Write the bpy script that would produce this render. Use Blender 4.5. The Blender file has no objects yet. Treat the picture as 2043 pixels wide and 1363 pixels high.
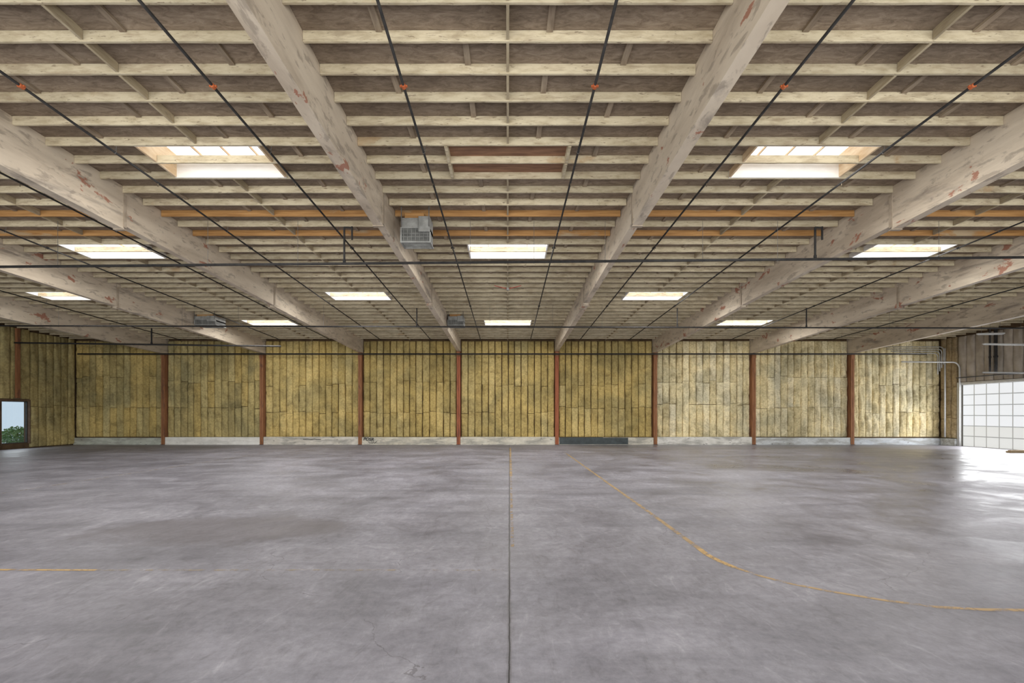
import bpy, math, random
from mathutils import Vector
random.seed(7)
S = bpy.context.scene
COL = S.collection
PI = math.pi
CH = 1.944           # camera height
SL = 0.03536         # roof fall towards the far wall
BAY = 6.1
YB = 28.4            # face of far wall
XW = 26.9
J0, JS, JT, JH = 6.515, .592, .040, .158      # joist layout
def Z(y): return CH + 5.72 - SL*y          # underside of roof deck
def J(n): return J0 + n*JS
ORG = {}

# ------------------------------------------------------------------ materials
def new_mat(name):
    m = bpy.data.materials.new(name); m.use_nodes = True
    nt = m.node_tree; b = nt.nodes['Principled BSDF']
    return m, nt, b
def N(nt, t, **k):
    n = nt.nodes.new(t)
    for a, v in k.items(): setattr(n, a, v)
    return n
def c4(c): return (c[0], c[1], c[2], 1)
def coords(nt, scale=(1,1,1)):
    g = N(nt, 'ShaderNodeNewGeometry'); mp = N(nt, 'ShaderNodeMapping')
    mp.inputs['Scale'].default_value = scale
    nt.links.new(g.outputs['Position'], mp.inputs['Vector'])
    return mp.outputs['Vector']
def noise(nt, vec, scale, detail=4, dist=0, rough=.55):
    n = N(nt, 'ShaderNodeTexNoise'); n.inputs['Scale'].default_value = scale
    n.inputs['Detail'].default_value = detail; n.inputs['Distortion'].default_value = dist
    n.inputs['Roughness'].default_value = rough
    nt.links.new(vec, n.inputs['Vector']); return n.outputs['Fac']
def ramp(nt, fac, stops):
    r = N(nt, 'ShaderNodeValToRGB'); e = r.color_ramp.elements
    while len(e) < len(stops): e.new(.5)
    for i, (p, c) in enumerate(stops):
        e[i].position = p; e[i].color = c4(c) if len(c) == 3 else c
    nt.links.new(fac, r.inputs['Fac']); return r.outputs['Color']
def mix(nt, fac, a, b, mode='MIX'):
    m = N(nt, 'ShaderNodeMix', data_type='RGBA', blend_type=mode)
    if isinstance(fac, (int, float)): m.inputs[0].default_value = fac
    else: nt.links.new(fac, m.inputs[0])
    for i, v in ((6, a), (7, b)):
        if isinstance(v, tuple): m.inputs[i].default_value = c4(v)
        else: nt.links.new(v, m.inputs[i])
    return m.outputs[2]
def bump(nt, b, fac, strength=.3, dist=.02):
    n = N(nt, 'ShaderNodeBump'); n.inputs['Strength'].default_value = strength
    n.inputs['Distance'].default_value = dist
    nt.links.new(fac, n.inputs['Height']); nt.links.new(n.outputs['Normal'], b.inputs['Normal'])
# patches: list of (colour, noise scale, threshold, stretch, softness, strength)
def M_noise(name, c1, c2, scale=3, stretch=(1,1,1), rough=.7, lo=.35, hi=.65, patches=(), objrand=0, metal=0, bmp=.15, dist=0):
    m, nt, b = new_mat(name)
    v = coords(nt, stretch); f = noise(nt, v, scale, 8, dist, .62)
    col = ramp(nt, f, [(lo, c1), (hi, c2)])
    if objrand:
        oi = N(nt, 'ShaderNodeObjectInfo')
        r = ramp(nt, oi.outputs['Random'], [(0, (1-objrand,)*3), (1, (1, 1, 1))])
        col = mix(nt, 1.0, col, r, 'MULTIPLY')
    for (pc, ps, th, pst, soft, amt) in patches:
        f2 = noise(nt, coords(nt, pst), ps, 8, .4, .64)
        k = ramp(nt, f2, [(th, (0,0,0)), (th+soft, (amt,)*3)])
        col = mix(nt, k, col, pc)
    nt.links.new(col, b.inputs['Base Color'])
    b.inputs['Roughness'].default_value = rough; b.inputs['Metallic'].default_value = metal
    if bmp: bump(nt, b, f, bmp)
    return m
M = {}
M['joist'] = M_noise('weathered_joist_paint', (.46,.375,.235), (.69,.60,.42), 5, (.6,2,2), .85, .28, .56, objrand=.26,
    patches=[((.32,.245,.16), 3.0, .51, (.6,2,3), .14, .6), ((.16,.11,.07), 12, .61, (.5,2,3), .03, .7), ((.42,.25,.11), .7, .64, (.8,3,1), .05, .5)], bmp=.08)
M['orange'] = M_noise('raw_orange_timber', (.34,.165,.05), (.54,.295,.105), 3, (.4,6,6), .65, patches=[((.47,.38,.25), .9, .58, (.6,2,2), .08, .8)])
M['block'] = M_noise('weathered_block_paint', (.40,.32,.20), (.60,.51,.35), 3, (3,.6,3), .8, objrand=.25, patches=[((.24,.18,.12), 3, .54, (3,.6,3), .10, .6)])
M['flat'] = M_noise('stained_block_wood', (.26,.195,.135), (.46,.37,.265), 3, (3,.6,3), .8, objrand=.3)
def beam(name, th, sc=1.8, red=(.36,.135,.08), amt=.85):
    return M_noise(name, (.54,.45,.345), (.71,.615,.485), 1.3, (1,.4,1.8), .7, .3, .68,
      patches=[((.42,.34,.255), .8, .49, (1,.35,2.2), .16, .75), ((.31,.255,.20), 5.5, .55, (1,.4,1.2), .07, .65), ((.15,.125,.11), .55, .59, (1,.5,3), .1, .65), (red, sc, th, (1,.55,1), .015, amt)], bmp=.05)
M['beam'] = beam('beige_beam_paint', .648); M['beamc'] = beam('central_beam_paint', .640, 3.0); M['beamr'] = beam('peeling_beige_beam_paint', .606)
M['hinge'] = M_noise('painted_steel_saddle', (.33,.265,.195), (.48,.40,.31), 3, rough=.6)
M['pipe'] = M_noise('black_steel_pipe', (.014,.013,.013), (.035,.032,.030), 6, rough=.9)
M['couple'] = M_noise('orange_coupling_paint', (.44,.10,.03), (.60,.16,.05), 9, rough=.6)
M['brass'] = M_noise('dull_brass', (.08,.065,.04), (.14,.11,.07), 9, rough=.8)
M['rod'] = M_noise('dull_rod_steel', (.09,.085,.08), (.17,.16,.15), 9, rough=.8)
M['post'] = M_noise('rust_brown_timber', (.20,.080,.032), (.34,.152,.066), 3, (5,5,.4), .8, patches=[((.13,.06,.035), 2, .55, (2,2,.5), .1, .8)])
M['postred'] = M_noise('red_brown_timber', (.28,.078,.033), (.40,.135,.062), 3, (5,5,.4), .8, patches=[((.16,.06,.035), 2, .56, (2,2,.5), .1, .8)])
M['wallback'] = M_noise('brown_stud_wood', (.065,.039,.019), (.135,.084,.042), 2, rough=.9)
M['galv'] = M_noise('dull_sheet_metal', (.22,.22,.205), (.37,.37,.35), 5, rough=.7, metal=.1)
M['dark'] = M_noise('dark_void_metal', (.03,.03,.03), (.07,.07,.07), 5, rough=.7)
M['mesh'] = M_noise('dark_grey_mesh', (.075,.075,.07), (.14,.14,.13), 5, rough=.7)
M['white'] = M_noise('white_enamel', (.56,.56,.54), (.66,.66,.64), 5, rough=.5)
M['hub'] = M_noise('grey_fixture_hub', (.26,.25,.23), (.36,.35,.32), 5, rough=.6)
M['trackm'] = M_noise('pale_track_steel', (.46,.46,.45), (.58,.58,.57), 5, rough=.5)
M['red'] = M_noise('red_paint', (.34,.05,.04), (.46,.09,.06), 5, rough=.6)
M['patchply'] = M_noise('reddish_plywood', (.17,.085,.05), (.33,.18,.105), 2.5, (.6,4,1), .8)
M['bark'] = M_noise('bark', (.08,.05,.03), (.15,.10,.06), 8)
M['leaf'] = M_noise('green_leaf', (.12,.27,.09), (.30,.50,.22), 4, rough=.6)
M['frame'] = M_noise('dark_window_frame', (.03,.028,.026), (.06,.055,.05), 5, rough=.5)
M['trimwood'] = M_noise('brown_opening_trim', (.09,.055,.035), (.16,.10,.06), 4, rough=.8)
M['scrap'] = M_noise('tan_board', (.45,.33,.19), (.58,.44,.28), 4, (.5,4,1), .7)
M['ink'] = M_noise('black_marker_ink', (.01,.01,.01), (.03,.03,.03), 5, rough=.5)
M['ground'] = M_noise('outside_paving', (.42,.42,.40), (.55,.55,.53), 2)
M['kraft'] = M_noise('greyish_paper_facing', (.34,.295,.245), (.48,.425,.36), 1.4, rough=.8, objrand=.2)
def batt(name, a, b_, c):
    m, nt, b = new_mat(name)
    oi = N(nt, 'ShaderNodeObjectInfo')
    base = ramp(nt, oi.outputs['Random'], [(0, a), (.5, b_), (1, c)])
    v = coords(nt); f = noise(nt, v, 10, 9, .3, .78); f2 = noise(nt, v, .5, 6, .6); f3 = noise(nt, v, 2.0, 9, .6, .68)
    col = mix(nt, 1.0, base, ramp(nt, f, [(.34, (.63,.60,.53)), (.58, (1.07,1.06,1.04))]), 'MULTIPLY')
    col = mix(nt, 1.0, col, ramp(nt, f2, [(.38, (.71,.72,.73)), (.60, (1.11,1.07,1.0))]), 'MULTIPLY')
    col = mix(nt, 1.0, col, ramp(nt, f3, [(.34, (.68,.66,.62)), (.50, (1.0,1.0,1.0)), (.68, (1.08,1.08,1.09))]), 'MULTIPLY')
    nt.links.new(col, b.inputs['Base Color']); b.inputs['Roughness'].default_value = .95
    bump(nt, b, f, .6, .03); return m
M['battA'] = batt('ochre_fibreglass', (.47,.365,.14), (.535,.42,.17), (.595,.485,.22))
M['battB'] = batt('pale_straw_fibreglass', (.67,.58,.35), (.75,.67,.43), (.82,.75,.54))
M['battC'] = batt('olive_fibreglass', (.40,.33,.15), (.465,.39,.18), (.525,.45,.225))
M['battD'] = batt('brownish_fibreglass', (.36,.28,.17), (.42,.335,.21), (.47,.39,.25))
def curb(name, c1, c2, amt=.75): return M_noise(name, c1, c2, 1.6, (1.5,3,2), .75, patches=[((.28,.27,.24), 1.3, .45, (.6,2,2.5), .15, amt), ((.10,.09,.08), 5, .61, (.6,2,2), .04, amt)])
CURB = [curb('c%d_curb' % i, *p) for i, p in enumerate([
    ((.42,.44,.37),(.54,.56,.49)), ((.74,.72,.66),(.86,.84,.79), .25), ((.56,.52,.44),(.68,.64,.57)), ((.58,.53,.42),(.70,.66,.55)),
    ((.54,.50,.41),(.69,.65,.55)), ((.54,.50,.41),(.67,.63,.54)), ((.62,.60,.54),(.76,.74,.69)), ((.52,.54,.54),(.64,.66,.66)), ((.47,.50,.53),(.59,.62,.64))])]
M['teal'] = M_noise('blackish_teal_paint', (.018,.026,.028), (.045,.06,.062), 3, rough=.5)
def emis(name, c, s, e=None):
    m, nt, b = new_mat(name)
    b.inputs['Base Color'].default_value = c4(c)
    b.inputs['Emission Color'].default_value = c4(e or c); b.inputs['Emission Strength'].default_value = s
    return m
M['sky'] = emis('backlit_white_acrylic', (1,.995,.985), 2.6)
M['skynear'] = emis('backlit_white_acrylic_near', (.9,.9,.89), 1.4, (1,.99,.97))
M['pane'] = emis('backlit_frosted_pane', (.18,.19,.20), .80, (.96,.98,1))
M['paneb'] = emis('backlit_lower_pane', (.18,.19,.19), .68, (.98,.98,.94))
M['alu'] = emis('glowing_door_rail', (.42,.42,.40), .28)  # slight glow added to the rails so they look lit from behind
def glass():
    m, nt, b = new_mat('window_glass')
    t = N(nt, 'ShaderNodeBsdfTransparent'); g = N(nt, 'ShaderNodeBsdfGlossy'); g.inputs['Roughness'].default_value = .02
    mx = N(nt, 'ShaderNodeMixShader'); mx.inputs[0].default_value = .06
    nt.links.new(t.outputs[0], mx.inputs[1]); nt.links.new(g.outputs[0], mx.inputs[2])
    nt.links.new(mx.outputs[0], nt.nodes['Material Output'].inputs['Surface']); return m
M['glass'] = glass()
def floor_mat():
    m, nt, b = new_mat('worn_grey_concrete')
    v = coords(nt)
    big = noise(nt, v, .22, 8, 1.1, .66); mid = noise(nt, v, .9, 9, .8, .70); fine = noise(nt, v, 9, 8, .2, .75)
    streak = noise(nt, coords(nt, (.25,1.4,1)), .8, 8, .7, .65)
    scuff = noise(nt, coords(nt, (1.5,.5,1)), 2.6, 9, 1.6, .72)
    col = ramp(nt, mid, [(.3, (.176,.169,.199)), (.5, (.254,.246,.280)), (.7, (.332,.324,.360))])
    col = mix(nt, 1.0, col, ramp(nt, big, [(.36, (.68,.67,.675)), (.50, (.97,.97,.97)), (.64, (1.20,1.20,1.21))]), 'MULTIPLY')
    col = mix(nt, 1.0, col, ramp(nt, streak, [(.34, (.79,.79,.80)), (.56, (1.06,1.06,1.06))]), 'MULTIPLY')
    col = mix(nt, 1.0, col, ramp(nt, scuff, [(.34, (.80,.79,.78)), (.46, (1,1,1)), (.56, (1,1,1)), (.66, (1.26,1.26,1.24))]), 'MULTIPLY')
    col = mix(nt, 1.0, col, ramp(nt, fine, [(.3, (.75,.75,.75)), (.6, (1.08,1.08,1.08))]), 'MULTIPLY')
    sx = N(nt, 'ShaderNodeSeparateXYZ'); g = N(nt, 'ShaderNodeNewGeometry'); nt.links.new(g.outputs['Position'], sx.inputs[0])
    wob = noise(nt, coords(nt, (0,1,0)), 2.5, 6, 0, .7)
    def math_(op, a, b2):
        k = N(nt, 'ShaderNodeMath', operation=op)
        for i, q in ((0, a), (1, b2)):
            if isinstance(q, (int, float)): k.inputs[i].default_value = q
            else: nt.links.new(q, k.inputs[i])
        return k.outputs[0]
    def rng(val, a0, a1, b0, b1):
        st = N(nt, 'ShaderNodeMapRange'); st.interpolation_type = 'SMOOTHSTEP'
        for nm, q in (('From Min', a0), ('From Max', a1), ('To Min', b0), ('To Max', b1)): st.inputs[nm].default_value = q
        nt.links.new(val, st.inputs['Value']); return st.outputs[0]
    # sawn joint down the middle of the slab
    off = math_('ADD', math_('MULTIPLY', sx.outputs['Y'], .0036), math_('MULTIPLY', math_('SUBTRACT', wob, .5), .03))
    d = math_('ABSOLUTE', math_('SUBTRACT', sx.outputs['X'], off), 0)
    line = math_('LESS_THAN', d, .007); soft = math_('LESS_THAN', d, .02)
    col = mix(nt, math_('MULTIPLY', soft, .35), col, (.10,.09,.09))
    col = mix(nt, line, col, (.03,.027,.027))
    # oil stain left of the joint: soft irregular ellipse in the slab
    ex = math_('DIVIDE', math_('ADD', sx.outputs['X'], 4.7), 2.6); ey = math_('DIVIDE', math_('SUBTRACT', sx.outputs['Y'], 7.6), 1.0)
    rr2 = math_('ADD', math_('ADD', math_('MULTIPLY', ex, ex), math_('MULTIPLY', ey, ey)), math_('MULTIPLY', math_('SUBTRACT', mid, .5), 2.4))
    col = mix(nt, rng(rr2, .4, 1.1, .55, 0), col, (.115,.098,.104))
    # hairline cracks, only here and there
    vor = N(nt, 'ShaderNodeTexVoronoi', feature='DISTANCE_TO_EDGE'); vor.inputs['Scale'].default_value = .25
    nz = N(nt, 'ShaderNodeTexNoise'); nz.inputs['Scale'].default_value = 1.3; nz.inputs['Detail'].default_value = 7
    wv = N(nt, 'ShaderNodeVectorMath', operation='ADD'); nt.links.new(v, nz.inputs['Vector']); nt.links.new(v, wv.inputs[0]); nt.links.new(nz.outputs['Color'], wv.inputs[1])
    nt.links.new(wv.outputs[0], vor.inputs['Vector'])
    ck = math_('MULTIPLY', math_('MULTIPLY', math_('LESS_THAN', vor.outputs['Distance'], .0011), math_('GREATER_THAN', streak, .50)), .5)
    col = mix(nt, ck, col, (.07,.062,.065))
    nt.links.new(col, b.inputs['Base Color'])
    # traffic-worn concrete: gently smoother, in soft patches, towards the roll-up door on the right
    base_r = rng(mid, .36, .62, .46, .60)
    pol = math_('MULTIPLY', rng(sx.outputs['X'], 1.5, 8.0, 0, .21), rng(big, .36, .60, 1.0, .5))
    nt.links.new(math_('SUBTRACT', base_r, pol), b.inputs['Roughness'])
    bump(nt, b, fine, .15, .01)
    return m
M['floor'] = floor_mat()
def deck_mat():
    m, nt, b = new_mat('weathered_plywood_deck')
    v = coords(nt, (.8,2.4,1)); f = noise(nt, v, 4.5, 10, 1.0, .76); big = noise(nt, coords(nt), .45, 5)
    col = ramp(nt, f, [(.30, (.125,.091,.064)), (.5, (.255,.200,.147)), (.70, (.385,.318,.245))])
    col = mix(nt, 1.0, col, ramp(nt, big, [(.35, (.74,.71,.68)), (.65, (1.15,1.13,1.1))]), 'MULTIPLY')
    nt.links.new(col, b.inputs['Base Color']); b.inputs['Roughness'].default_value = .9
    bump(nt, b, f, .1); return m
M['deck'] = deck_mat()
def stripe_mat(name, th, col, amt):
    m, nt, b = new_mat(name)
    f = noise(nt, coords(nt), 4.5, 9, .6, .75)
    k = ramp(nt, f, [(th, (0,0,0)), (th+.12, (amt,)*3)])
    b.inputs['Base Color'].default_value = c4(col); b.inputs['Roughness'].default_value = .6
    nt.links.new(k, b.inputs['Alpha']); return m
M['stripe'] = stripe_mat('worn_yellow_paint', .38, (.60,.385,.14), .88)
M['stripethin'] = stripe_mat('thin_worn_yellow_paint', .40, (.54,.365,.165), .72)
M['stripeweak'] = stripe_mat('very_worn_yellow_paint', .46, (.52,.36,.17), .62)
M['stripefaint'] = stripe_mat('faded_yellow_paint', .465, (.48,.375,.23), .5)

# ------------------------------------------------------------------ mesh builder
class MB:
    def __init__(s): s.v = []; s.f = []
    def hexa(s, p):
        k = len(s.v); s.v += [tuple(q) for q in p]
        s.f += [tuple(k+i for i in q) for q in ((0,3,2,1),(4,5,6,7),(0,1,5,4),(1,2,6,5),(2,3,7,6),(3,0,4,7))]; return s
    def box(s, x0, x1, y0, y1, z0, z1):
        return s.hexa([(x0,y0,z0),(x1,y0,z0),(x1,y1,z0),(x0,y1,z0),(x0,y0,z1),(x1,y0,z1),(x1,y1,z1),(x0,y1,z1)])
    def slab(s, x0, x1, y0, y1, lo, hi):            # follows the roof fall; lo/hi are offsets from the deck
        a, c = Z(y0), Z(y1)
        return s.hexa([(x0,y0,a+lo),(x1,y0,a+lo),(x1,y1,c+lo),(x0,y1,c+lo),(x0,y0,a+hi),(x1,y0,a+hi),(x1,y1,c+hi),(x0,y1,c+hi)])
    def tube(s, pts, r, n=8):
        pts = [Vector(p) for p in pts]; k0 = len(s.v); up = None
        for i, p in enumerate(pts):
            d = (pts[min(i+1, len(pts)-1)] - pts[max(i-1, 0)]).normalized()
            if up is None: up = Vector((0,0,1)) if abs(d.z) < .9 else Vector((1,0,0))
            a = d.cross(up).normalized(); up = a.cross(d).normalized()
            rr = r[i] if isinstance(r, (list, tuple)) else r
            for j in range(n):
                t = 2*PI*j/n; s.v.append(tuple(p + a*math.cos(t)*rr + up*math.sin(t)*rr))
        for i in range(len(pts)-1):
            for j in range(n):
                a0 = k0+i*n+j; a1 = k0+i*n+(j+1) % n
                s.f.append((a0, a1, a1+n, a0+n))
        s.f.append(tuple(k0+j for j in range(n))[::-1]); s.f.append(tuple(k0+(len(pts)-1)*n+j for j in range(n))); return s
    def mesh(s, name, mat, org=(0,0,0), smooth=False):
        me = bpy.data.meshes.new(name)
        me.from_pydata([(x-org[0], y-org[1], z-org[2]) for x, y, z in s.v], [], s.f)
        me.materials.append(mat); me.update()
        if smooth:
            for p in me.polygons: p.use_smooth = True
        return me
    def build(s, name, mat, parent=None, org=None, smooth=False, bevel=0):
        o_ = ORG[parent.name] if parent else (org or (0,0,0))
        o = bpy.data.objects.new(name, s.mesh(name, mat, o_, smooth)); COL.objects.link(o); ORG[o.name] = o_
        if parent: o.parent = parent
        else: o.location = o_
        if bevel:
            b = o.modifiers.new('bevel', 'BEVEL'); b.width = bevel; b.segments = 2; b.limit_method = 'ANGLE'
        return o
def tag(o, label=None, cat=None, group=None, kind=None):
    if label: o['label'] = label
    if cat: o['category'] = cat
    if group: o['group'] = group
    if kind: o['kind'] = kind
    return o
def thing(name, label, cat, loc, group=None):
    o = bpy.data.objects.new(name, None); COL.objects.link(o); o.location = loc; ORG[o.name] = tuple(loc)
    o.empty_display_size = .2
    return tag(o, label, cat, group)
def place(name, me, loc, label, cat, group=None, rz=0, scale=None):
    o = bpy.data.objects.new(name, me); COL.objects.link(o); o.location = loc; o.rotation_euler = (0,0,rz)
    if scale: o.scale = scale
    ORG[o.name] = tuple(loc)
    return tag(o, label, cat, group)
ORD = ['first','second','third','fourth','fifth','sixth','seventh','eighth','ninth','tenth','eleventh','twelfth']

# ------------------------------------------------------------------ the setting
tag(MB().box(-XW-.3, XW+.3, -2, YB+.3, -.2, 0).build('floor', M['floor']), 'grey concrete slab floor with a sawn centre joint', 'floor', kind='structure')
tag(MB().box(-60, -XW-.3, 5, 50, -.3, -.05).box(XW+.3, 60, 5, 50, -.3, -.05).build('ground', M['ground']), 'pale paving outside the building', 'ground', kind='structure')
def sk(x, n): return (x, J(n)+JT/2+.004, J(n+2)-JT/2-.004)
SKY = [sk(-6.12,4), sk(6.12,4), sk(0,12), sk(-12.35,12), sk(12.35,12), sk(-6.22,20), sk(6.12,20), sk(-18.4,20), sk(0,28), sk(-12.4,28), sk(12.35,28)]
HW = 1.23
xs = sorted({-XW-.3, XW+.3} | {c[0]-HW for c in SKY} | {c[0]+HW for c in SKY})
ys = sorted({-2, YB+.3} | {c[1] for c in SKY} | {c[2] for c in SKY})
d = MB()
for i in range(len(xs)-1):
    for j in range(len(ys)-1):
        mx, my = (xs[i]+xs[i+1])/2, (ys[j]+ys[j+1])/2
        if any(abs(mx-c[0]) < HW and c[1] < my < c[2] for c in SKY): continue
        d.slab(xs[i], xs[i+1], ys[j], ys[j+1], 0, .04)
tag(d.build('ceiling', M['deck']), 'weathered brown plywood roof deck above the joists', 'ceiling', kind='structure')
tag(MB().box(-XW-.3, XW+.3, YB+.05, YB+.3, 0, Z(YB)).build('wall_back', M['wallback']), 'far stud wall behind the insulation', 'wall', kind='structure')
# left wall with window opening
WY0, WY1, WZ0, WZ1 = 24.10, 25.50, .30, 2.62
def side_wall(x0, x1, y0, y1, z0, z1):
    w = MB()
    w.slab(x0, x1, -2, y0, -Z(-2)+.0, 0); v = w.v
    for k in range(4): v[k] = (v[k][0], v[k][1], 0)
    k0 = len(v); w.slab(x0, x1, y1, YB+.05, -7, 0)
    for k in range(k0, k0+4): v[k] = (v[k][0], v[k][1], 0)
    if z0 > 0: w.box(x0, x1, y0, y1, 0, z0)
    k0 = len(v); w.slab(x0, x1, y0, y1, -1, 0)
    for k in range(k0, k0+4): v[k] = (v[k][0], v[k][1], z1)
    return w
tag(side_wall(-XW-.3, -XW-.12, WY0, WY1, WZ0, WZ1).build('wall_left', M['wallback']), 'left stud wall with the small window', 'wall', kind='structure')
DY0, DY1, DZ = 22.3, 27.0, 3.64
tag(side_wall(XW+.12, XW+.3, DY0, DY1, 0, DZ).build('wall_right', M['wallback']), 'right stud wall with the roll-up door', 'wall', kind='structure')
# window
w = MB(); x0, x1 = -XW-.18, -XW-.09
for a in ((WY0,WY0+.04,WZ0,WZ1),(WY1-.04,WY1,WZ0,WZ1),(WY0+.04,WY1-.04,WZ0,WZ0+.04),(WY0+.04,WY1-.04,WZ1-.04,WZ1)): w.box(x0, x1, *a)
win = tag(w.build('window_1', M['frame'], org=(-XW-.13, (WY0+WY1)/2, WZ0)), 'dark framed window low in the left wall', 'window', kind='structure')
MB().box(-XW-.15, -XW-.14, WY0+.04, WY1-.04, WZ0+.04, WZ1-.04).build('pane', M['glass'], win)
tr = MB()
for a in ((WY0-.05,WY0,WZ0-.05,WZ1+.10),(WY1,WY1+.05,WZ0-.05,WZ1+.10),(WY0,WY1,WZ1,WZ1+.10)): tr.box(-XW-.12, -XW+.02, *a)
tr.build('window_trim', M['trimwood'], win)
# concrete curb pieces
px = [-XW] + [(-3.5+i)*BAY for i in range(8)] + [XW]
PW = .105
for i in range(9):
    a = px[i] + (.0 if i == 0 else PW+.01); b = px[i+1] - (.0 if i == 8 else PW+.01)
    hh = .47 + [-.04,.0,.02,.0,.015,-.02,.01,-.03,-.06][i]
    t = MB().box(a, b, YB-.30, YB+.05, 0, hh); t.box(a, b, YB-.32, YB-.30, .0, .05)
    tag(t.build('trim_%d' % (i+1), CURB[i], bevel=.012), 'painted concrete curb under the %s wall bay from the left' % ORD[i], 'curb', kind='structure')
tag(MB().box(3.20, 7.45, YB-.335, YB-.322, .03, .44).box(3.20, 5.9, YB-.322, YB-.30, .06, .46).build('trim_10', M['teal'], bevel=.004), 'blackish painted strip on the concrete curb right of centre', 'curb', kind='structure')
tag(MB().box(XW-.15, XW+.12, DY1+.15, YB-.35, 0, .42).build('trim_11', CURB[7], bevel=.012), 'concrete curb in the right-hand corner beside the door', 'curb', kind='structure')

# ------------------------------------------------------------------ sectional door
door = thing('door_1', 'white glazed sectional overhead door in the right wall', 'door', (XW+.1, (DY0+DY1)/2, 0)); door['kind'] = 'structure'
ns = 6; sh = DZ/ns; nc = 7; cw = (DY1-DY0)/nc
for k in range(ns):
    f = MB(); z0, z1 = k*sh+.003, (k+1)*sh-.003
    f.box(XW+.165, XW+.205, DY0, DY1, z0, z0+.020).box(XW+.165, XW+.205, DY0, DY1, z1-.020, z1)
    for j in range(nc+1):
        yy = min(max(DY0+j*cw, DY0+.02), DY1-.02); f.box(XW+.17, XW+.20, yy-.018, yy+.018, z0+.020, z1-.020)
    s_ = f.build('door_section', M['alu'], door)
    MB().box(XW+.18, XW+.195, DY0+.01, DY1-.01, z0+.008, z1-.008).build('panes', M['paneb'] if k < 2 else M['pane'], s_)
jb = MB().box(XW-.02, XW+.16, DY1, DY1+.14, 0, DZ+.14).box(XW-.02, XW+.16, DY0-.14, DY0, 0, DZ+.14).box(XW-.02, XW+.16, DY0, DY1, DZ, DZ+.14)
jb.build('door_jamb', M['white'], door, bevel=.008)
for yy, xe in ((DY1-.05, 23.4), (DY0+.05, 23.4)):
    zt = DZ+1.35 if yy > 25 else DZ+.3
    pts = [(XW-.06, yy, .05), (XW-.06, yy, zt-.4)]
    for q in range(1, 7):
        t = q/6*PI/2; pts.append((XW-.06-.4*(1-math.cos(t)), yy, zt-.4+.4*math.sin(t)))
    pts.append((xe, yy, zt+.02))
    MB().tube(pts, .04, 8).build('door_track', M['trackm'], door, smooth=True)
tor = MB().tube([(XW-.1, DY0-.1, DZ+.42), (XW-.1, DY1+.1, DZ+.42)], .025, 8)
q = [(XW-.1, DY0+1+.1*i, DZ+.42) for i in range(12)]
tor.tube(q, [.05 if i % 2 else .042 for i in range(12)], 8)
tor.build('torsion_spring', M['dark'], door)

# ------------------------------------------------------------------ roof beams
BX = [(-3.5+i)*BAY for i in range(8)]
BD = [1.05, 1.02, .98, .90, .90, .98, 1.02, 1.05]
bl = ['leftmost long beige roof beam, outside the left-hand wall end','second long beige roof beam from the left','third long beige roof beam from the left',
      'long beige roof beam left of the central bay','long beige roof beam right of the central bay','third long beige roof beam from the right','second long beige roof beam from the right','rightmost long beige roof beam nearest the glazed door']
BW = .11; Y1 = [10.7, 17.6]
for i, x in enumerate(BX):
    D_ = BD[i]; r = thing('roof_beam', bl[i], 'beam', (x, 16, Z(16)-D_), 'roof beams')
    y0 = 2.2
    for q, (a, b, lo, w) in enumerate(((y0, Y1[0]-.010, -D_-.02, BW), (Y1[0]+.010, Y1[1]-.010, -D_+.07, BW-.014), (Y1[1]+.010, YB+.04, -D_+.03, BW))):
        MB().slab(x-w, x+w, a, b, lo, -.002).build('girder', M['beamc'] if i in (3, 4) else (M['beamr'] if i > 4 or (i == 1 and q == 1) else M['beam']), r, bevel=.006)
    for y in Y1:
        h = MB().slab(x-BW-.016, x-BW, y-.045, y+.045, -D_+.02, -.19).slab(x+BW, x+BW+.016, y-.045, y+.045, -D_+.02, -.19).slab(x-BW-.016, x+BW+.016, y-.045, y+.045, -D_-.04, -D_-.022)
        h.build('hinge_saddle', M['hinge'], r)

# ------------------------------------------------------------------ joists and blocks
def joist_mesh(L, seed, mat):
    rnd = random.Random(seed); n = 18; m = MB()
    for i in range(n+1):
        x = -L/2 + L*i/n; e = [rnd.uniform(-.003, .003) for _ in range(4)]; c = .003
        if i in (0, n): e = [0]*4
        m.v += [(x,-JT/2+e[0],-JH+c+e[1]),(x,-JT/2+c,-JH+e[1]),(x,JT/2-c,-JH+e[1]),(x,JT/2+e[0],-JH+c+e[1]),(x,JT/2+e[2],0),(x,-JT/2+e[2],0)]
    for i in range(n):
        for j in range(6): m.f.append((i*6+j, (i+1)*6+j, (i+1)*6+(j+1) % 6, i*6+(j+1) % 6))
    m.f.append((0,1,2,3,4,5)); m.f.append(tuple(n*6+j for j in range(6))[::-1])
    return m.mesh('roof_joist', mat)
Lm = BAY-2*BW-.01; Le = XW-21.35-BW-.01
JM = {('m','joist'): [joist_mesh(Lm, s, M['joist']) for s in range(4)], ('e','joist'): [joist_mesh(Le, s, M['joist']) for s in range(2)],
      ('m','orange'): [joist_mesh(Lm, 9, M['orange'])], ('e','orange'): [joist_mesh(Le, 9, M['orange'])]}
bayname = {0:'central roof bay'}
for k, nm in ((1,'first'),(2,'second'),(3,'third'),(4,'outermost')):
    bayname[-k] = '%s roof bay left of centre' % nm; bayname[k] = '%s roof bay right of centre' % nm
gap = JS - JT - .012
blk = MB().box(-.02, .02, -gap/2, gap/2, -.150, -.004).mesh('joist_blocking', M['block'])
nb = 0; flats = []
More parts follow.
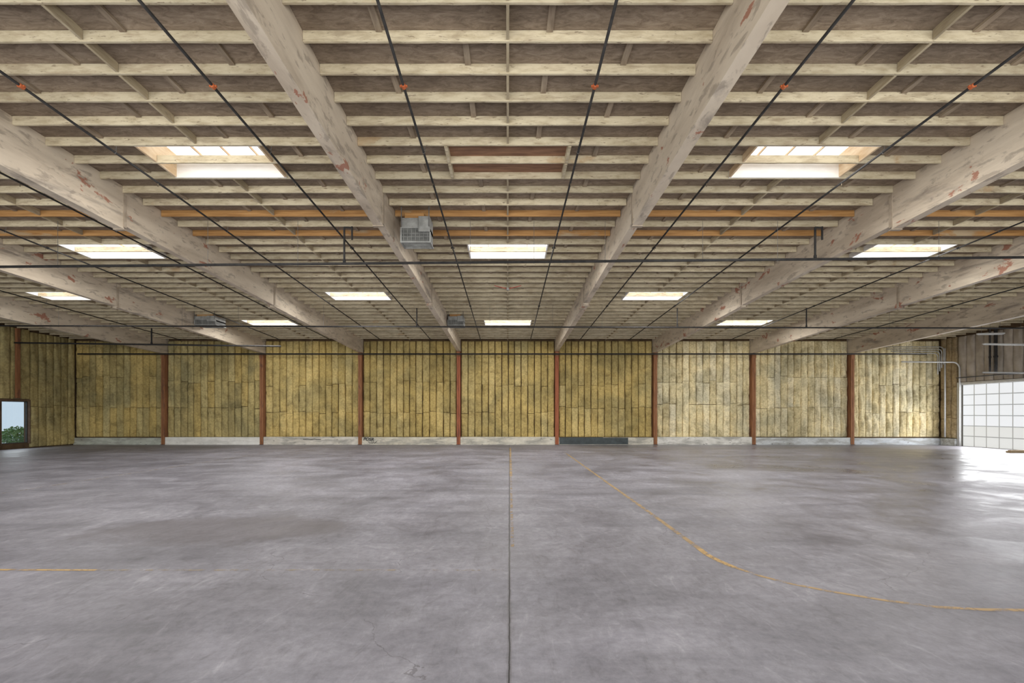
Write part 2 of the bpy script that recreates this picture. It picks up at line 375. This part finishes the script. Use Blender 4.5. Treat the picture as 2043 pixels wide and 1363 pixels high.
for k in range(-4, 5):
    edge = abs(k) == 4
    cx = k*BAY if not edge else math.copysign((21.35+BW+XW)/2, k)
    ymin = max(4.6, (abs(k)-.5)*BAY/1.13 - 1.0 if k else 0)
    for n in range(-3, 37):
        y = J0 + n*JS
        if y < ymin or y > YB-.05: continue
        o = n in (9, 11)
        me = random.choice(JM[('e' if edge else 'm', 'orange' if o else 'joist')])
        place('roof_joist', me, (cx, y, Z(y)-.003), ('raw orange timber joist in the %s' if o else 'cream painted joist in the %s') % bayname[k], 'joist',
              ('orange joists in the %s' if o else 'cream joists in the %s') % bayname[k])
        ym = y + JS/2
        if ym > YB-.25: continue
        def inop(x, w): return any(abs(x-c[0]) < HW+w and c[1] < ym < c[2] for c in SKY) or (abs(x) < 1.25+w and J(4) < ym < J(6))
        if not inop(cx, 0):
            place('joist_blocking', blk, (cx, ym, Z(ym)), 'upright cream block between joists in middle of %s' % bayname[k], 'block', 'centre blocks in the %s' % bayname[k]); nb += 1
        for dx in ((-1.84, .6) if n % 2 else (-.62, 1.8)):
            if not inop(cx+dx, .05): flats.append((ym, cx+dx, k))
flats.sort()
fl = MB().box(-.045, .045, -gap/2, gap/2, -.045, -.004).mesh('flat_blocking', M['flat'])
rest = MB()
for i, (y, x, k) in enumerate(flats):
    if i < 290: place('flat_blocking', fl, (x, y, Z(y)), 'small flat deck block between joists in the %s' % bayname[k], 'block', 'flat deck blocks in the %s' % bayname[k])
    else: rest.box(x-.045, x+.045, y-gap/2, y+gap/2, Z(y)-.045, Z(y)-.006)
tag(rest.build('flat_blocking', M['flat']), 'distant small flat blocks on the deck between far joists', 'block', kind='stuff')

# ------------------------------------------------------------------ skylights
sl = ['large skylight in the nearest row, left of the central bay','large skylight in the nearest row, right of the central bay','skylight over the middle of the central bay, past the near pipe main',
      'skylight at left beyond the second beam, past the near pipe main','skylight at right partly behind the beam, past the near pipe main','third-row skylight left of the central bay','third-row skylight right of the central bay','small skylight sliver at the far left edge',
      'far skylight in the central bay near the insulated wall','far skylight left of centre near the insulated wall','far skylight right of centre near the insulated wall']
CW = M_noise('pale_curb_wood', (.78,.76,.72), (.88,.87,.84), 2, (1,4,4), .7)
CO = M_noise('warm_curb_wood', (.60,.42,.24), (.80,.66,.47), 2, (4,1,4), .7)
for n_, ((cx, a, b), lab) in enumerate(zip(SKY, sl)):
    near = n_ < 2; top = .34 if near else .20
    zc = Z((a+b)/2); r = thing('skylight', lab, 'skylight', (cx, (a+b)/2, zc), 'skylights'); t = .025
    ym = (a+b)/2; g_ = JT/2+.008
    MB().slab(cx-HW, cx+HW, a, a+t, -.15, top).build('curb_board', CW, r)
    MB().slab(cx-HW, cx+HW, b-t, b, -.155, top).build('curb_board', CW, r)
    for s in (-1, 1):
        x0, x1 = (cx-HW, cx-HW+.04) if s < 0 else (cx+HW-.04, cx+HW)
        sb = MB().slab(x0, x1, a+t, b-t, .0, top).slab(x0, x1, a+t, ym-g_, -.15, 0).slab(x0, x1, ym+g_, b-t, -.15, 0)
        sb.build('side_board', CO if near else CW, r)
    if near: MB().slab(cx-HW+.04, cx+HW-.04, b-.13, b-.09, .12, .18).build('ledger_strip', CO, r)
    for q in (-1, 0, 1): MB().slab(cx+q*.62-.011, cx+q*.62+.011, a+t, b-t, top-.05, top-.005).build('glazing_bar', CO, r)
    MB().slab(cx-HW, cx+HW, a, b, top, top+.02).build('diffuser', M['skynear'] if near else M['sky'], r)
    e2 = 2.6 if near else (11 if n_ < 5 else (16 if n_ < 8 else 26))
    if n_ == 7: e2 = 9
    for (dz, e, cl, sx_) in ((-.20, 55 if n_ == 7 else 195, (1,.985,.96), 2.0), (top-.07, e2, (.95,.97,1), 2.3)):
        L = bpy.data.lights.new('daylight', 'AREA'); L.shape = 'RECTANGLE'; L.size = sx_; L.size_y = b-a-.1; L.energy = e; L.color = cl
        lo = bpy.data.objects.new('skylight_daylight', L); COL.objects.link(lo); lo.location = (cx, (a+b)/2, zc+dz); lo.rotation_euler = (-math.atan(SL), 0, 0)
# boarded-over skylight
r = thing('ceiling_patch', 'reddish plywood patch over a closed skylight in the central bay', 'panel', (0, J(5), Z(J(5))))
MB().slab(-1.2, 1.2, J(4)+.02, J(6)-.02, -.02, -.001).build('patch_panel', M['patchply'], r)
for x in (-1.22, 1.22):
    for (ya, yb) in ((J(4)+.03, J(5)-.03), (J(5)+.03, J(6)-.03)):
        MB().slab(x-.03, x+.03, ya, yb, -.17, -.002).build('side_board', M['joist'], r)

# ------------------------------------------------------------------ sprinkler pipes
PX = [-19.9,-16.85,-13.8,-10.75,-7.71,-4.67,-1.65,1.38,4.38,7.36,10.4,13.5,16.5,19.6]
def pz(y): return CH + 5.44 - SL*y
for i, x in enumerate(PX):
    side = 'left' if x < 0 else 'right'; rank = sorted([abs(q) for q in PX if (q < 0) == (x < 0)]).index(abs(x))
    r = thing('sprinkler_pipe', '%s thin black sprinkler line counted %swards from the floor joint' % (ORD[rank], side), 'pipe', (x, 16, pz(16)), 'sprinkler branch lines')
    y0 = 2.6 if abs(x) < 9 else max(2.6, abs(x)/1.13-3)
    MB().tube([(x, y0, pz(y0)), (x, 12, pz(12)), (x, 27.6, pz(27.6))], .022, 8).build('pipe', M['pipe'], r, smooth=True)
    for y in (7.19, 13.6, 20.0):
        if y < y0: continue
        c = MB().tube([(x, y-.04, pz(y-.04)), (x, y-.028, pz(y-.028)), (x, y+.028, pz(y+.028)), (x, y+.04, pz(y+.04))], [.027,.035,.035,.027], 10)
        c.box(x-.058, x+.058, y-.014, y+.014, pz(y)-.012, pz(y)+.012)
        c.build('coupling', M['couple'] if y < 8 else M['pipe'], r)
    y = 8.9
    while y < 27:
        if y > y0:
            c = MB().tube([(x, y, pz(y)-.034), (x+.028, y, pz(y)), (x+.03, y, Z(y)-.16)], .005, 5).tube([(x, y, pz(y)-.034), (x-.028, y, pz(y)), (x, y, pz(y)+.04), (x+.03, y, pz(y)+.07)], .005, 5)
            c.build('pipe_hanger', M['rod'], r)
            y2 = y+1.1
            MB().tube([(x, y2, pz(y2)-.02), (x, y2, pz(y2)-.05), (x, y2, pz(y2)-.055), (x, y2, pz(y2)-.075), (x, y2, pz(y2)-.08)], [.010,.010,.005,.005,.016], 8).build('sprinkler_head', M['brass'], r)
        y += 3.55
def at(px_, py_, Y): return ((px_-1013)*Y/905, Y, CH+(825-py_)*Y/905)
def main(label, p0, p1, r_, risers, rods, mat=M['pipe'], loop=True):
    Y = p0[1]; r = thing('sprinkler_main', label, 'pipe', ((p0[0]+p1[0])/2, Y, (p0[2]+p1[2])/2), 'sprinkler cross mains')
    def zz(x): return p0[2] + (p1[2]-p0[2])*(x-p0[0])/(p1[0]-p0[0])
    MB().tube([p0, ((p0[0]+p1[0])/2, Y, (p0[2]+p1[2])/2), p1], r_, 10).build('pipe', mat, r, smooth=True)
    for x in risers:
        zt = pz(Y)-.02
        m = MB().tube([(x, Y, zz(x)), (x, Y, zt-.25), (x, Y, zt-.02)], r_*.8, 8)
        if loop: m.tube([(x, Y, zt-.03), (x+.2, Y+.02, zt-.03)], r_*.75, 8).tube([(x+.2, Y+.02, zt-.35), (x+.2, Y+.02, zt)], r_*.75, 8)
        m.build('riser', mat, r)
        MB().tube([(x, Y, zz(x)+r_), (x, Y, zz(x)+r_+.07)], r_*1.15, 10).build('coupling', mat, r)
    for x in rods:
        MB().tube([(x, Y, zz(x)), (x, Y, Z(Y)-.16)], .005, 5).tube([(x-r_-.01, Y, zz(x)), (x, Y, zz(x)-r_-.01), (x+r_+.01, Y, zz(x)), (x, Y, zz(x)+r_+.04)], .008, 5).build('hanger_rod', M['rod'], r)
a, b = at(-60, 533, 12.1), at(2100, 513, 12.1)
main('nearest black pipe main crossing the whole roof beneath the beams', a, b, .034, [-4.36, 8.2], [-12,-8,-5.6,-1,.7,2.6,5.2,7.2,11.5])
a, b = at(-40, 650, 20.2), at(2080, 655, 20.2)
main('middle black pipe main crossing beneath the beams', a, b, .033, [-4.05,7.55,13.3], [-20,-14.5,-12,-8.2,-.8,2,4.2,10,17], loop=False)
a, b = (-26.3, 27.75, 5.58), (25.6, 27.75, 5.58)
main('farthest dark pipe main along the top of the insulated wall', a, b, .045, [], [-24,-18,-12,-6,0,6,12,18,24], loop=False)
a, b = at(-30, 684, 24.2), at(560, 691, 24.2); a = (-26.3, a[1], a[2])
main('short dark pipe main at far left below the beams', a, b, .045, [-19.0], [-22,-16.5], loop=False)

# ------------------------------------------------------------------ posts on the far wall
for i, x in enumerate(BX):
    r = thing('timber_post', '%s red-brown timber post from the left on the far wall' % ORD[i], 'post', (x, YB-.18, 0), 'timber posts on the far wall')
    zt = Z(YB)-BD[i]+.03-.02; m = M['postred'] if i in (3, 4) else M['post']
    MB().box(x-PW, x-.010, YB-.33, YB+.04, .02, zt).box(x+.010, x+PW, YB-.33, YB+.04, .02, zt).box(x-.010, x+.010, YB-.31, YB+.04, .02, zt).build('shaft', m, r, bevel=.008)
    MB().box(x-PW-.01, x+PW+.01, YB-.35, YB-.331, zt-.3, zt).box(x-.14, x+.14, YB-.36, YB+.03, zt, zt+.012).build('cap_plate', M['post'], r)
    MB().box(x-.14, x+.14, YB-.36, YB+.03, 0, .02).build('base_plate', M['dark'], r)

# ------------------------------------------------------------------ insulation batts
def batt_mesh(seed, mat, puff, pinch):
    rnd = random.Random(seed); nx, nz = 8, 28; m = MB()
    ks = [rnd.uniform(0, 6.28) for _ in range(6)]; fr = rnd.choice([2, 3, 4])
    pin = [rnd.uniform(.08, .92) for _ in range(pinch)]; sk_ = rnd.uniform(-.03, .03); sag = rnd.uniform(-.02, .02)
    for j in range(nz+1):
        for i in range(nx+1):
            u, v = i/nx*2-1, j/nz*2-1; vv = j/nz
            e = (1-abs(u)**(7-4*puff))*(1-abs(v)**24)
            dd = .72 - .14*puff + e*(.18+puff*(.10+.22*math.sin(fr*3.1*vv+ks[0])+.14*math.sin(7*vv+3*u+ks[1]))) + rnd.uniform(-.03, .03)
            for p in pin: dd -= .24*math.exp(-((vv-p-sag*u)/.03)**2)*(1-.3*abs(u))
            xx = u/2*(1 - .05*puff*math.sin(5*vv+ks[2]) - .03*puff - .025*math.sin(11*vv+ks[3]+(2 if u > 0 else 0))) + sk_*puff*math.sin(4*vv+ks[1]) + rnd.uniform(-.010,.010)
            m.v.append((min(max(xx, -.5), .5), -max(dd, .15), vv))
    W = nx+1
    for j in range(nz):
        for i in range(nx): m.f.append((j*W+i, j*W+i+1, (j+1)*W+i+1, (j+1)*W+i))
    bd = [i for i in range(W)] + [j*W+nx for j in range(1, nz+1)] + [nz*W+i for i in range(nx-1, -1, -1)] + [j*W for j in range(nz-1, 0, -1)]
    k0 = len(m.v); m.v += [(m.v[q][0], 0, m.v[q][2]) for q in bd]; L = len(bd)
    for q in range(L): m.f.append((bd[q], k0+q, k0+(q+1) % L, bd[(q+1) % L]))
    return m.mesh('insulation_batt', mat, smooth=True)
BA = [batt_mesh(s, M['battA'], .6, s % 3) for s in range(6)]
BC = [batt_mesh(s+10, M['battC'], .6, s % 2) for s in range(4)]
BB = [batt_mesh(s+20, M['battB'], .85, 1+s % 3) for s in range(6)]
BD_ = [batt_mesh(s+30, M['battD'], .6, s % 2) for s in range(3)]
BK = [batt_mesh(s+40, M['kraft'], .8, s % 2) for s in range(4)]
total = 0
for i in range(9):
    a = px[i]+(PW+.03 if i else -.06); b = px[i+1]-(PW+.03 if i < 8 else -.06); n = 14 if 0 < i < 8 else 13
    ws = [random.choice([1,1,1,1,.92,1.06]) for _ in range(n)]; tw = sum(ws); xx = a
    s1 = random.choice([2.0, 2.3, 2.5]); s2 = random.choice([3.9, 4.2, 3.7])
    for j in range(n):
        cw_ = (b-a)*ws[j]/tw
        cuts = [.48, s1+random.choice([0,0,0,.04,.08,-.06]), s2+random.choice([0,0,.05,.09,-.06]), Z(YB)-.2]
        if random.random() < .48: del cuts[2 if random.random() < .7 else 1]
        for q in range(len(cuts)-1):
            pool = BB if i >= 6 else (BA if i in (2,3,4,5) else BA+BC+BC)
            place('insulation_batt', random.choice(pool), (xx+.5*cw_+random.uniform(-.005,.005), YB+.045, cuts[q]+.005), 'yellow fibreglass batt in the %s bay of the far wall from the left' % ORD[i], 'insulation',
                  'batts in the %s bay of the far wall' % ORD[i], 0, (cw_-random.choice([.025,.03,.04,.05]), random.uniform(.19, .22), cuts[q+1]-cuts[q]-random.choice([.010,.016,.026]))); total += 1
        xx += cw_
def sidebatts(x, rz, y0, y1, n, z0, z1, cuts, pool, lab, grp):
    cw_ = (y1-y0)/n
    for j in range(n):
        zs = [z0]+[c+random.uniform(-.1,.1) for c in cuts]+[z1]
        for q in range(len(zs)-1):
            place('insulation_batt', random.choice(pool), (x, y0+(j+.5)*cw_, zs[q]+.004), lab, 'insulation', grp, rz, (cw_-.03, random.uniform(.15,.19), zs[q+1]-zs[q]-.015))
XL = -XW-.115; XR = XW+.115
sidebatts(XL, PI/2, WY1+.08, YB-.20, 6, .05, Z(YB)-.12, [2.4], BC, 'olive fibreglass batt on the left wall between window and far corner', 'batts right of the window')
sidebatts(XL, PI/2, WY0-.05, WY1+.06, 3, WZ1+.12, Z(25)-.15, [], BC, 'olive fibreglass batt above the small left window', 'batts above the window')
sidebatts(XL, PI/2, WY0-3.2, WY0-.08, 6, .05, Z(24)-.12, [2.6], BC, 'olive fibreglass batt left of the small window', 'batts left of the window')
sidebatts(XR, -PI/2, DY1+.16, YB-.20, 3, .45, Z(YB)-.12, [1.7, 3.5], BD_, 'brownish batt in the corner between glazed door and far wall', 'batts in the right corner')
sidebatts(XR, -PI/2, DY0-.1, DY1+.1, 10, DZ+.16, Z(24)-.3, [], BK, 'grey-buff paper-faced batt above the glazed door', 'batts above the glazed door')
# post above window
r = thing('timber_post', 'dark timber post above the small left window', 'post', (-XW, 24.75, WZ1+.2))
MB().box(-XW+.10, -XW+.22, 24.66, 24.84, WZ1+.15, Z(24.75)-.20).build('shaft', M['post'], r, bevel=.008)
MB().box(-XW+.08, -XW+.24, 24.60, 24.90, WZ1+.135, WZ1+.15).build('base_plate', M['dark'], r)

# ------------------------------------------------------------------ duct boxes
def ductbox(lab, x0, x1, y0, y1, z0):
    zt = Z(y0)-.17; r = thing('duct_box', lab, 'duct', ((x0+x1)/2, (y0+y1)/2, z0), 'galvanised duct boxes'); h = zt-z0
    MB().box(x0+.08, x1-.16, y0+.05, y1-.05, z0+h*.80, zt).build('curb', M['orange'], r, bevel=.01)
    xm = x0+(x1-x0)*.60
    MB().box(x0, xm, y0, y1, z0+h*.50, z0+h*.80).box(xm+.004, x1, y0-.03, y1, z0+h*.34, z0+h*.84).build('body', M['galv'], r, bevel=.008)
    MB().box(x0, x1, y0+.04, y1, z0+.03, z0+h*.48).build('lower_box', M['mesh'], r, bevel=.006)
    f = MB(); e = .02                                  # angle frame round the open lower half
    f.box(x0-e, x1+e, y0, y0+.035, z0, z0+.035).box(x0-e, x1+e, y0, y0+.035, z0+h*.46, z0+h*.50).box(x0-e, x0+.02, y0, y0+.035, z0+.035, z0+h*.46).box(x1-.02, x1+e, y0, y0+.035, z0+.035, z0+h*.34)
    f.box(x0-e, x1+e, y1-.03, y1+e, z0, z0+.03).box(x0-e, x0+.02, y0+.035, y1-.03, z0, z0+.03).box(x1-.02, x1+e, y0+.035, y1-.03, z0, z0+.03)
    f.build('flange', M['galv'], r, bevel=.004)
    g = MB()
    for k in range(7):
        xx = x0+.06+(x1-x0-.12)*k/6; g.box(xx-.005, xx+.005, y0+.02, y0+.04, z0+.035, z0+h*.46)
    for k in range(4):
        zz = z0+.06+(h*.46-.09)*k/3; g.box(x0+.02, x1-.02, y0+.02, y0+.039, zz-.004, zz+.004)
    for k in range(7):
        yy = y0+.07+(y1-y0-.12)*k/6; g.box(x0+.02, x1-.02, yy-.006, yy+.006, z0+.01, z0+.03)
    g.build('grille', M['galv'], r)
    s = MB()
    for xx in (x0+.02, x1-.02): s.box(xx-.012, xx+.012, y0-.045, y0-.033, z0+h*.50, zt+.12)
    s.build('strap', M['rod'], r)
ductbox('nearest galvanised duct box hung beside the beam left of centre', -2.72, -1.98, 11.55, 12.0, 6.30)
ductbox('distant galvanised duct box beside the same beam, nearer the far wall', -2.88, -2.12, 21.8, 22.5, 6.18)
ductbox('distant galvanised duct box beside the third beam from the left', -15.06, -14.05, 21.8, 22.6, 6.20)

# ------------------------------------------------------------------ small fixture on the central bay
zf = CH + (825-577)*17/905
r = thing('ceiling_fixture', 'small ceiling fixture with thin red arms and a pale hub in the central bay', 'fixture', (0, 17, zf))
MB().tube([(0,17,zf-.05),(0,17,zf-.04),(0,17,zf+.04),(0,17,zf+.05)], [.03,.055,.055,.03], 12).build('hub', M['hub'], r, smooth=True)
MB().tube([(0,17,zf+.05),(0,17,Z(17)-.15)], .010, 6).build('stem', M['hub'], r)
for s in (-1, 1): MB().tube([(s*.05,17,zf+.02),(s*.5,17,zf+.13)], .014, 6).build('arm', M['red'], r)

# ------------------------------------------------------------------ strip lights, conduits at right
def strip(lab, p0, p1):
    r = thing('strip_light', lab, 'lamp', p0); Y = p0[1]
    def b(dz0, dz1, w): return [(p0[0],Y-w,p0[2]+dz0),(p1[0],Y-w,p1[2]+dz0),(p1[0],Y+w,p1[2]+dz0),(p0[0],Y+w,p0[2]+dz0),(p0[0],Y-w,p0[2]+dz1),(p1[0],Y-w,p1[2]+dz1),(p1[0],Y+w,p1[2]+dz1),(p0[0],Y+w,p0[2]+dz1)]
    MB().hexa(b(.02,.07,.06)).build('housing', M['white'], r, bevel=.008)
    for s in (-.035, .035): MB().tube([(p0[0]+.05,Y+s,p0[2]),(p1[0]-.05,Y+s,p1[2])], .014, 8).build('tube', M['white'], r, smooth=True)
    for t in (.15, .85):
        x = p0[0]+(p1[0]-p0[0])*t; z = p0[2]+(p1[2]-p0[2])*t
        MB().tube([(x,Y,z+.07),(x,Y,Z(Y)-.15)], .006, 5).build('chain', M['rod'], r)
strip('upper white strip light hanging at far right near the door', at(1950,668,22), at(2003,667,22))
strip('lower white strip light hanging at far right near the door', at(1962,688,22.4), at(2050,689,22.4))
for Y, lab in ((24.75, 'thicker black vertical pipe above the glazed door'), (25.05, 'thinner black vertical pipe above the glazed door')):
    R = .07 if Y < 25 else .045; x = XW-.27
    r = thing('vertical_pipe', lab, 'pipe', (x, Y, 4.1))
    MB().tube([(x,Y,4.15),(x,Y,5),(x,Y,Z(Y)-.2)], R, 10).build('pipe', M['pipe'], r, smooth=True)
    MB().tube([(x,Y,5.0),(x,Y,5.1)], R*1.3, 10).build('coupling', M['pipe'], r)
for k, lab in enumerate(('uppermost of four grey conduits bundled in the far right corner','second highest of four grey conduits bundled in the far right corner','third highest of four grey conduits bundled in the far right corner','lowest of four grey conduits bundled in the far right corner')):
    z = 5.97-.13*k; xe = 26.38-.12*k; y = 27.45
    pts = [(22.6+.3*k, y, z), (xe-.2, y, z), (xe-.06, y, z-.06), (xe, y, z-.2), (xe, y, 4.9-.2*k)]
    o = MB().tube(pts, .026, 8).build('conduit', M['galv'], org=(xe, y, 4.9), smooth=True); tag(o, lab, 'conduit')
o = MB().tube([(26.6,27.6,.5),(26.6,27.6,3),(26.6,27.6,5.9)], .04, 8).build('conduit', M['trackm'], org=(26.6,27.6,.5), smooth=True); tag(o, 'pale vertical conduit in the corner right of the far wall', 'conduit')
b0 = thing('timber_board', 'tan board lying on the floor before the glazed door', 'board', (25.3, 22.4, 0))
MB().box(24.75, 25.9, 22.3, 22.55, .0, .09).build('plank', M['scrap'], b0, bevel=.008)
MB().box(24.8, 25.85, 22.34, 22.50, .09, .13).build('batten', M['scrap'], b0, bevel=.005)

# ------------------------------------------------------------------ graffiti
def text(body, x, z, size, name, lab, shear=.25):
    c = bpy.data.curves.new(name, 'FONT'); c.body = body; c.size = size; c.shear = shear; c.extrude = .002; c.align_x = 'CENTER'; c.offset = .006
    t = bpy.data.objects.new('tmp', c); COL.objects.link(t); bpy.context.view_layer.update()
    me = bpy.data.meshes.new_from_object(t.evaluated_get(bpy.context.evaluated_depsgraph_get())); bpy.data.objects.remove(t)
    me.materials.clear(); me.materials.append(M['ink'])
    o = bpy.data.objects.new(name, me); COL.objects.link(o); o.location = (x, YB-.324, z); o.rotation_euler = (PI/2, .06, 0)
    return tag(o, lab, 'graffiti')
text('POSR', (738-1013)/31.87, .26, .27, 'graffiti_tag', 'black handwritten tag on the pale curb right of the third post')
def scrib(pts, lab, r=.014):
    o = MB().tube([(x, YB-.304, z) for x, z in pts], r, 5).build('graffiti_scribble', M['ink'], org=(pts[0][0], YB-.304, pts[0][1])); tag(o, lab, 'graffiti')
x0 = (745-1013)/31.87
scrib([(x0-.25,.2),(x0-.1,.1),(x0,.22),(x0-.02,.06),(x0+.12,.2),(x0+.14,.08),(x0+.3,.22),(x0+.2,.12)], 'small looped black scribble just under the handwritten tag')
x0 = (625-1013)/31.87
scrib([(x0-.5,.33),(x0-.2,.35),(x0,.32),(x0+.2,.36),(x0+.35,.32),(x0+.6,.33)], 'flat wavy black scribble on the curb of the third bay', .018)

# ------------------------------------------------------------------ floor paint
def stripe(pts, w, mat, lab):
    m = MB(); P = [Vector((x, y, .003)) for x, y in pts]
    for i, p in enumerate(P):
        dd = (P[min(i+1, len(P)-1)]-P[max(i-1, 0)]).normalized(); nn = Vector((-dd.y, dd.x, 0))*w/2
        m.v += [tuple(p+nn), tuple(p-nn)]
    for i in range(len(P)-1): m.f.append((2*i, 2*i+1, 2*i+3, 2*i+2))
    c = P[len(P)//2]
    tag(m.build('floor_stripe', mat, org=tuple(c)), lab, 'floor marking')
stripe([(2.84,22),(2.8,14),(2.78,9),(2.75,6.5)], .08, M['stripethin'], 'thin worn yellow line running from the far wall towards the camera')
stripe([(2.75,6.5),(2.74,6.25),(2.78,5.98),(2.86,5.72)], .085, M['stripe'], 'bolder yellow stroke at the bend of the long floor line')
stripe([(2.86,5.72),(3.03,5.40),(3.22,5.18),(3.5,4.96),(3.9,4.72),(4.3,4.55),(4.7,4.49),(5.8,4.45)], .06, M['stripethin'], 'thin worn yellow line curving off to the right foreground')
stripe([(.15,25.5),(.12,20),(.10,14)], .08, M['stripethin'], 'short yellow line beside the centre joint near the far wall')
stripe([(.10,14),(.08,10),(.07,6.6)], .05, M['stripeweak'], 'broken yellow flecks beside the nearer part of the centre joint')
stripe([(-7,5.64),(-6.1,5.63),(-5.1,5.62)], .05, M['stripe'], 'short worn yellow dash at the left edge of the foreground floor')
stripe([(-5.1,5.62),(-3,5.62),(-.05,5.62)], .05, M['stripefaint'], 'faint worn yellow line crossing the floor left of the centre joint')
stripe([(-12.3,10.3),(-12.2,14),(-12,20),(-11.9,24)], .10, M['stripefaint'], 'very faded yellow line far out on the left of the floor')

# ------------------------------------------------------------------ shrub outside
r = thing('shrub', 'green leafy shrub outside the small left window', 'shrub', (-28.8, 26.6, -.05))
MB().tube([(-28.8,26.6,-.05),(-28.78,26.6,.4),(-28.8,26.62,.8)], [.04,.03,.015], 6).tube([(-28.79,26.6,.3),(-28.5,26.4,.8)], [.02,.01], 5).tube([(-28.79,26.6,.3),(-29.1,26.8,.85)], [.02,.01], 5).build('stem', M['bark'], r)
lf = MB(); rn = random.Random(3)
for i in range(1100):
    t = rn.uniform(0, 6.28); ph = math.acos(rn.uniform(-1, 1)); rad = .56*rn.uniform(.3, 1)**.5
    c = Vector((-28.8+rad*1.0*math.sin(ph)*math.cos(t), 26.6+rad*1.5*math.sin(ph)*math.sin(t), .62+rad*math.cos(ph)))
    a = Vector((rn.gauss(0,1), rn.gauss(0,1), rn.gauss(0,1))).normalized()*.08; b_ = a.orthogonal().normalized()*.035
    k = len(lf.v); lf.v += [tuple(c-a), tuple(c+b_), tuple(c+a), tuple(c-b_)]; lf.f.append((k,k+1,k+2,k+3))
lf.build('foliage', M['leaf'], r)

# ------------------------------------------------------------------ light
W = bpy.data.worlds.new('World'); S.world = W; W.use_nodes = True
bg = W.node_tree.nodes['Background']; bg.inputs[0].default_value = (.64,.80,.94,1); bg.inputs[1].default_value = .90
def area(name, loc, rot, sx, sy, e, col=(1,1,1)):
    L = bpy.data.lights.new(name, 'AREA'); L.shape = 'RECTANGLE'; L.size = sx; L.size_y = sy; L.energy = e; L.color = col
    o = bpy.data.objects.new(name, L); COL.objects.link(o); o.location = loc; o.rotation_euler = rot
area('camera_side_fill', (0, -3, 3.2), (math.radians(102), 0, 0), 50, 5.5, 3700, (1,.96,.90))  # unseen fill lamp added behind the camera to brighten the room and roof
area('glazed_door_daylight', (XW+.05, (DY0+DY1)/2, DZ/2), (0, math.radians(90), 0), 3.3, 4.4, 360, (.97,.98,1))
area('window_daylight', (-XW-.02, (WY0+WY1)/2, 1.4), (0, math.radians(-90), 0), 2, 1.2, 22, (.9,.96,1))
S.view_settings.view_transform = 'Standard'
cam = bpy.data.cameras.new('camera'); co = bpy.data.objects.new('camera', cam); COL.objects.link(co)
co.location = (0, 0, CH); co.rotation_euler = (PI/2, 0, 0)
cam.sensor_width = 36; cam.lens = 905*36/2043; cam.shift_x = 8.5/2043; cam.shift_y = (825-681.5)/2043
cam.clip_end = 300
S.camera = co
print('batts', total, 'blocks', nb, 'flats', len(flats))
